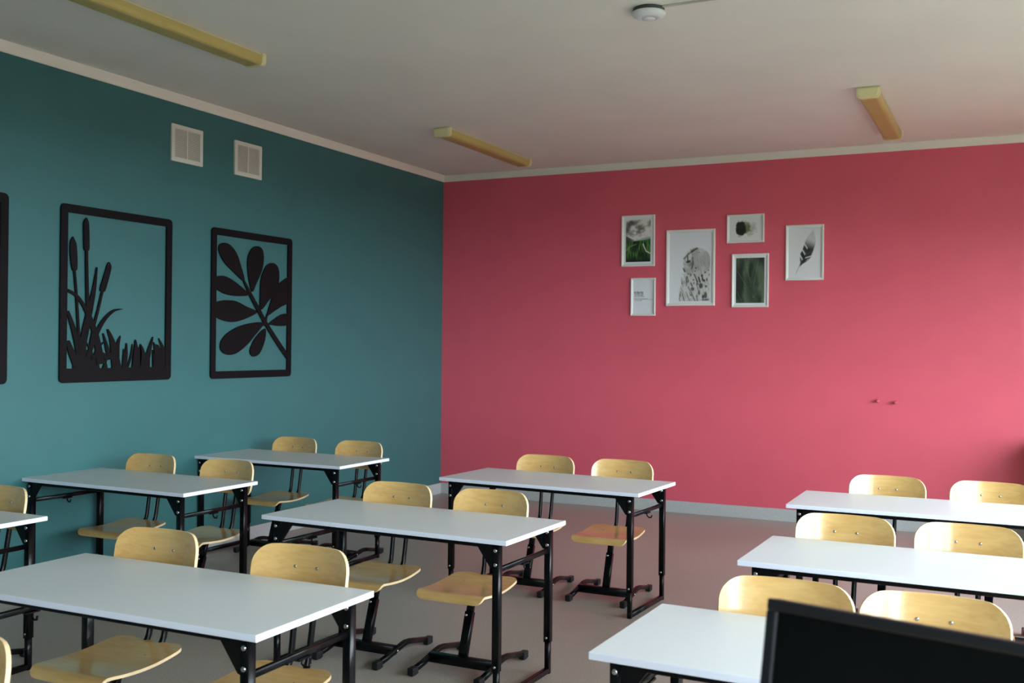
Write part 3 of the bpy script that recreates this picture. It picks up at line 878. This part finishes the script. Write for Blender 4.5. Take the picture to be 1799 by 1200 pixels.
picture('smallest white frame with a few lines of dark lettering, below the landscape print', 2.022, 2.260, 1.796, 2.146, .020, 0, p_text, 110, 160)
picture('largest white frame with a black and white owl print', 2.362, 2.815, 1.885, 2.577, .028, 0, p_owl, 130, 200)
picture('small landscape-format white frame with a dark green brush stroke print', 2.921, 3.252, 2.440, 2.692, .020, 0, p_brush, 80, 60)
picture('white frame with a dark green leaf print, below the brush stroke print', 2.969, 3.294, 1.868, 2.342, .020, .018, p_leaf, 70, 110)
picture('white frame with a black feather print, rightmost of the gallery', 3.440, 3.762, 2.098, 2.578, .022, 0, p_feather, 100, 150)

# ------------------------------------------------------------------ knobs on the pink wall
def knob(x, z, label):
    rings = [(.007, 0), (.007, .018), (.010, .021), (.0155, .028), (.017, .035), (.014, .042), (.006, .046)]
    verts = []; faces = []; n = 16
    for (rr, d) in rings:
        for k in range(n): verts.append((rr*math.cos(2*PI*k/n), -d, rr*math.sin(2*PI*k/n)))
    for i in range(len(rings)-1):
        for k in range(n): faces.append((i*n+k, i*n+(k+1) % n, (i+1)*n+(k+1) % n, (i+1)*n+k))
    faces.append(tuple(range(n))); faces.append(tuple(range((len(rings)-1)*n, len(rings)*n)))
    o = link('coat_peg', fix_normals(newmesh('coat_peg', verts, faces, ['knob'], smooth=True)), None, (x, 0, z))
    tag(o, label, 'knob', 'pink knobs on the pink wall')
knob(4.212, 1.075, 'small pink painted knob on the pink wall, left of the pair')
knob(4.352, 1.066, 'small pink painted knob on the pink wall, right of the pair')

# ------------------------------------------------------------------ ceiling lights (switched off)
def lamp(cx, y0, y1, label):
    w, hh = .148, .074
    t = thing('ceiling_light', label, 'ceiling light', (cx, (y0+y1)/2, H), 0, 'yellowed strip lights on the ceiling')
    L = y1-y0; e = .045
    link('tray', boxes('tray', [(-w/2+.012, w/2-.012, -L/2+.02, L/2-.02, -.022, 0)], 'lampbody', .003, 1), t)
    def prof(k):
        ww, b, r_ = (w/2-.006*k), hh-.004*k, .028
        pts = [(-ww, -.014), (-ww, -b+r_)]
        for q in range(1, 5): a = math.radians(180+90*q/4); pts.append((-ww+r_+r_*math.cos(a), -b+r_+r_*math.sin(a)))
        for q in range(0, 5): a = math.radians(270+90*q/4); pts.append((ww-r_+r_*math.cos(a), -b+r_+r_*math.sin(a)))
        pts.append((ww, -.014)); return pts
    def ext(name, pr, ya, yb, mk):
        n = len(pr); vs = [(x, ya, z) for x, z in pr]+[(x, yb, z) for x, z in pr]
        fs = [(k, (k+1) % n, n+(k+1) % n, n+k) for k in range(n)]+[tuple(range(n)), tuple(range(n, 2*n))]
        return fix_normals(newmesh(name, vs, fs, [mk]))
    link('diffuser', ext('diffuser', prof(1), -L/2+e*.5, L/2-e*.5, 'lens'), t)
    for s in (-1, 1):
        a, b = (s*L/2, s*(L/2-e)); 
        me = ext('end_cap', [(x, z if z < -.02 else -.002) for x, z in prof(0)], min(a, b), max(a, b), 'lampcap')
        bm = bmesh.new(); bm.from_mesh(me)
        ed = [g for g in bm.edges if all(abs(v.co.y-a) < 1e-5 for v in g.verts)]
        bmesh.ops.bevel(bm, geom=ed, offset=.012, segments=3, affect='EDGES'); bm.to_mesh(me); bm.free()
        link('end_cap', me, t)
lamp(1.155, -5.85, -4.27, 'yellowed strip light on the ceiling at upper left, running out of the picture')
lamp(1.160, -2.08, -0.52, 'yellowed strip light on the ceiling near the room corner')
lamp(4.365, -2.08, -0.52, 'yellowed strip light on the ceiling at upper right, seen end-on')

# ------------------------------------------------------------------ ceiling detector and its cable
t = thing('ceiling_detector', 'round white detector dome on the ceiling', 'detector', (3.555, -4.14, H))
def lathe(name, rings, mk, n=32):
    verts = []; faces = []
    for (rr, z) in rings:
        for k in range(n): verts.append((rr*math.cos(2*PI*k/n), rr*math.sin(2*PI*k/n), z))
    for i in range(len(rings)-1):
        for k in range(n): faces.append((i*n+k, i*n+(k+1) % n, (i+1)*n+(k+1) % n, (i+1)*n+k))
    faces.append(tuple(range(n))); faces.append(tuple(range((len(rings)-1)*n, len(rings)*n)))
    return fix_normals(newmesh(name, verts, faces, [mk], smooth=True))
link('base', lathe('base', [(.078, 0), (.080, -.004), (.080, -.016), (.074, -.020)], 'detgap'), t)
link('dome', lathe('dome', [(.074, -.017), (.086, -.020), (.088, -.026), (.080, -.036), (.060, -.046), (.036, -.052), (.035, -.0495), (.033, -.0495), (.031, -.054), (.01, -.057)], 'det'), t)
cb = link('cable_trunking', boxes('cable_trunking', [(0, 2.5, -.006, .006, -.010, 0)], 'cable', .002, 1), None, (3.635, -4.165, H))
tag(cb, 'thin pale cable trunking running from the ceiling detector', 'cable')

# ------------------------------------------------------------------ unseen low cabinet, added to shade the pink wall's lower right
lc = thing('shade_cabinet', 'unseen low wooden cabinet added to shade the lower pink wall', 'cabinet', (6.17, -0.29, 0))
link('body', boxes('body', [(-.72, .72, -.25, .26, .06, .80)], 'tdesk', .003, 1), lc)
link('top', boxes('top', [(-.74, .74, -.28, .27, .80, .825)], 'tdesk', .003, 2), lc)
link('plinth', boxes('plinth', [(-.70, .70, -.22, .25, 0, .06)], 'cap'), lc)
for s_ in (-1, 1):
    dr = link('door', boxes('door', [(-.352, .352, -.27, -.252, .07, .79)], 'tdesk', .003, 1), lc, (s_*.358, 0, 0))
    link('handle', tube('handle', [(-s_*.30, -.27, .50), (-s_*.30, -.295, .51), (-s_*.30, -.295, .61), (-s_*.30, -.27, .62)], 'chrome', r=.005, n=8), dr)

# ------------------------------------------------------------------ monitor on the teacher's desk
mt = thing('monitor', 'black computer monitor with a dark screen in the right foreground', 'monitor')
MW, MH, MD = .56, .35, .028
tilt = math.radians(-11)
def at(x, y, z):      # monitor frame: x right from the top-left corner, z up from it, y away
    return Matrix.Rotation(tilt, 4, 'X') @ Vector((x, y, z))
TL = CAM + 1.44*fw + RT*(1350-899.5)/FPX*1.44 - UP*(1050-600)/FPX*1.44
mt.location = TL; mt.rotation_euler = (0, 0, math.radians(-14))
def tilted(me):
    me.transform(Matrix.Rotation(tilt, 4, 'X')); return me
bz = .016
casing = boxes('casing', [(0, MW, .004, MD, -MH, 0)], 'monblack', .006, 3)
link('casing', tilted(casing), mt)
bez = [(0, MW, -.004, .008, -bz, 0), (0, MW, -.004, .008, -MH, -MH+.02), (0, bz, -.004, .008, -MH+.02, -bz), (MW-bz, MW, -.004, .008, -MH+.02, -bz)]
bo = link('bezel', tilted(boxes('bezel', bez, 'monblack', .0025, 2)), mt)
link('screen', tilted(boxes('screen', [(bz*.9, MW-bz*.9, .001, .006, -MH+.018, -bz*.9)], 'screen')), mt)
zt = .76-TL.z
link('stand_neck', boxes('stand_neck', [(MW/2-.035, MW/2+.035, .0, .03, zt+.012, -MH*.55)], 'monblack', .005, 2), mt, (0, -.012, 0))
bp = lathe('stand_base', [(.12, 0), (.12, .008), (.10, .014), (.03, .018)], 'monblack', 40)
link('stand_base', bp, mt, (MW/2, -.01, zt))
td = thing('teacher_desk', 'plain wooden desk carrying the black monitor', 'desk', (5.25, -8.02, 0))
link('desktop', boxes('desktop', [(-.72, .72, -.36, .36, .735, .76)], 'tdesk', .003, 2), td)
for s in (-1, 1): link('side_panel', boxes('side_panel', [(s*.68-.012, s*.68+.012, -.33, .33, 0, .735)], 'tdesk', .002, 1), td)
link('modesty_panel', boxes('modesty_panel', [(-.668, .668, .28, .298, .25, .735)], 'tdesk', .002, 1), td)
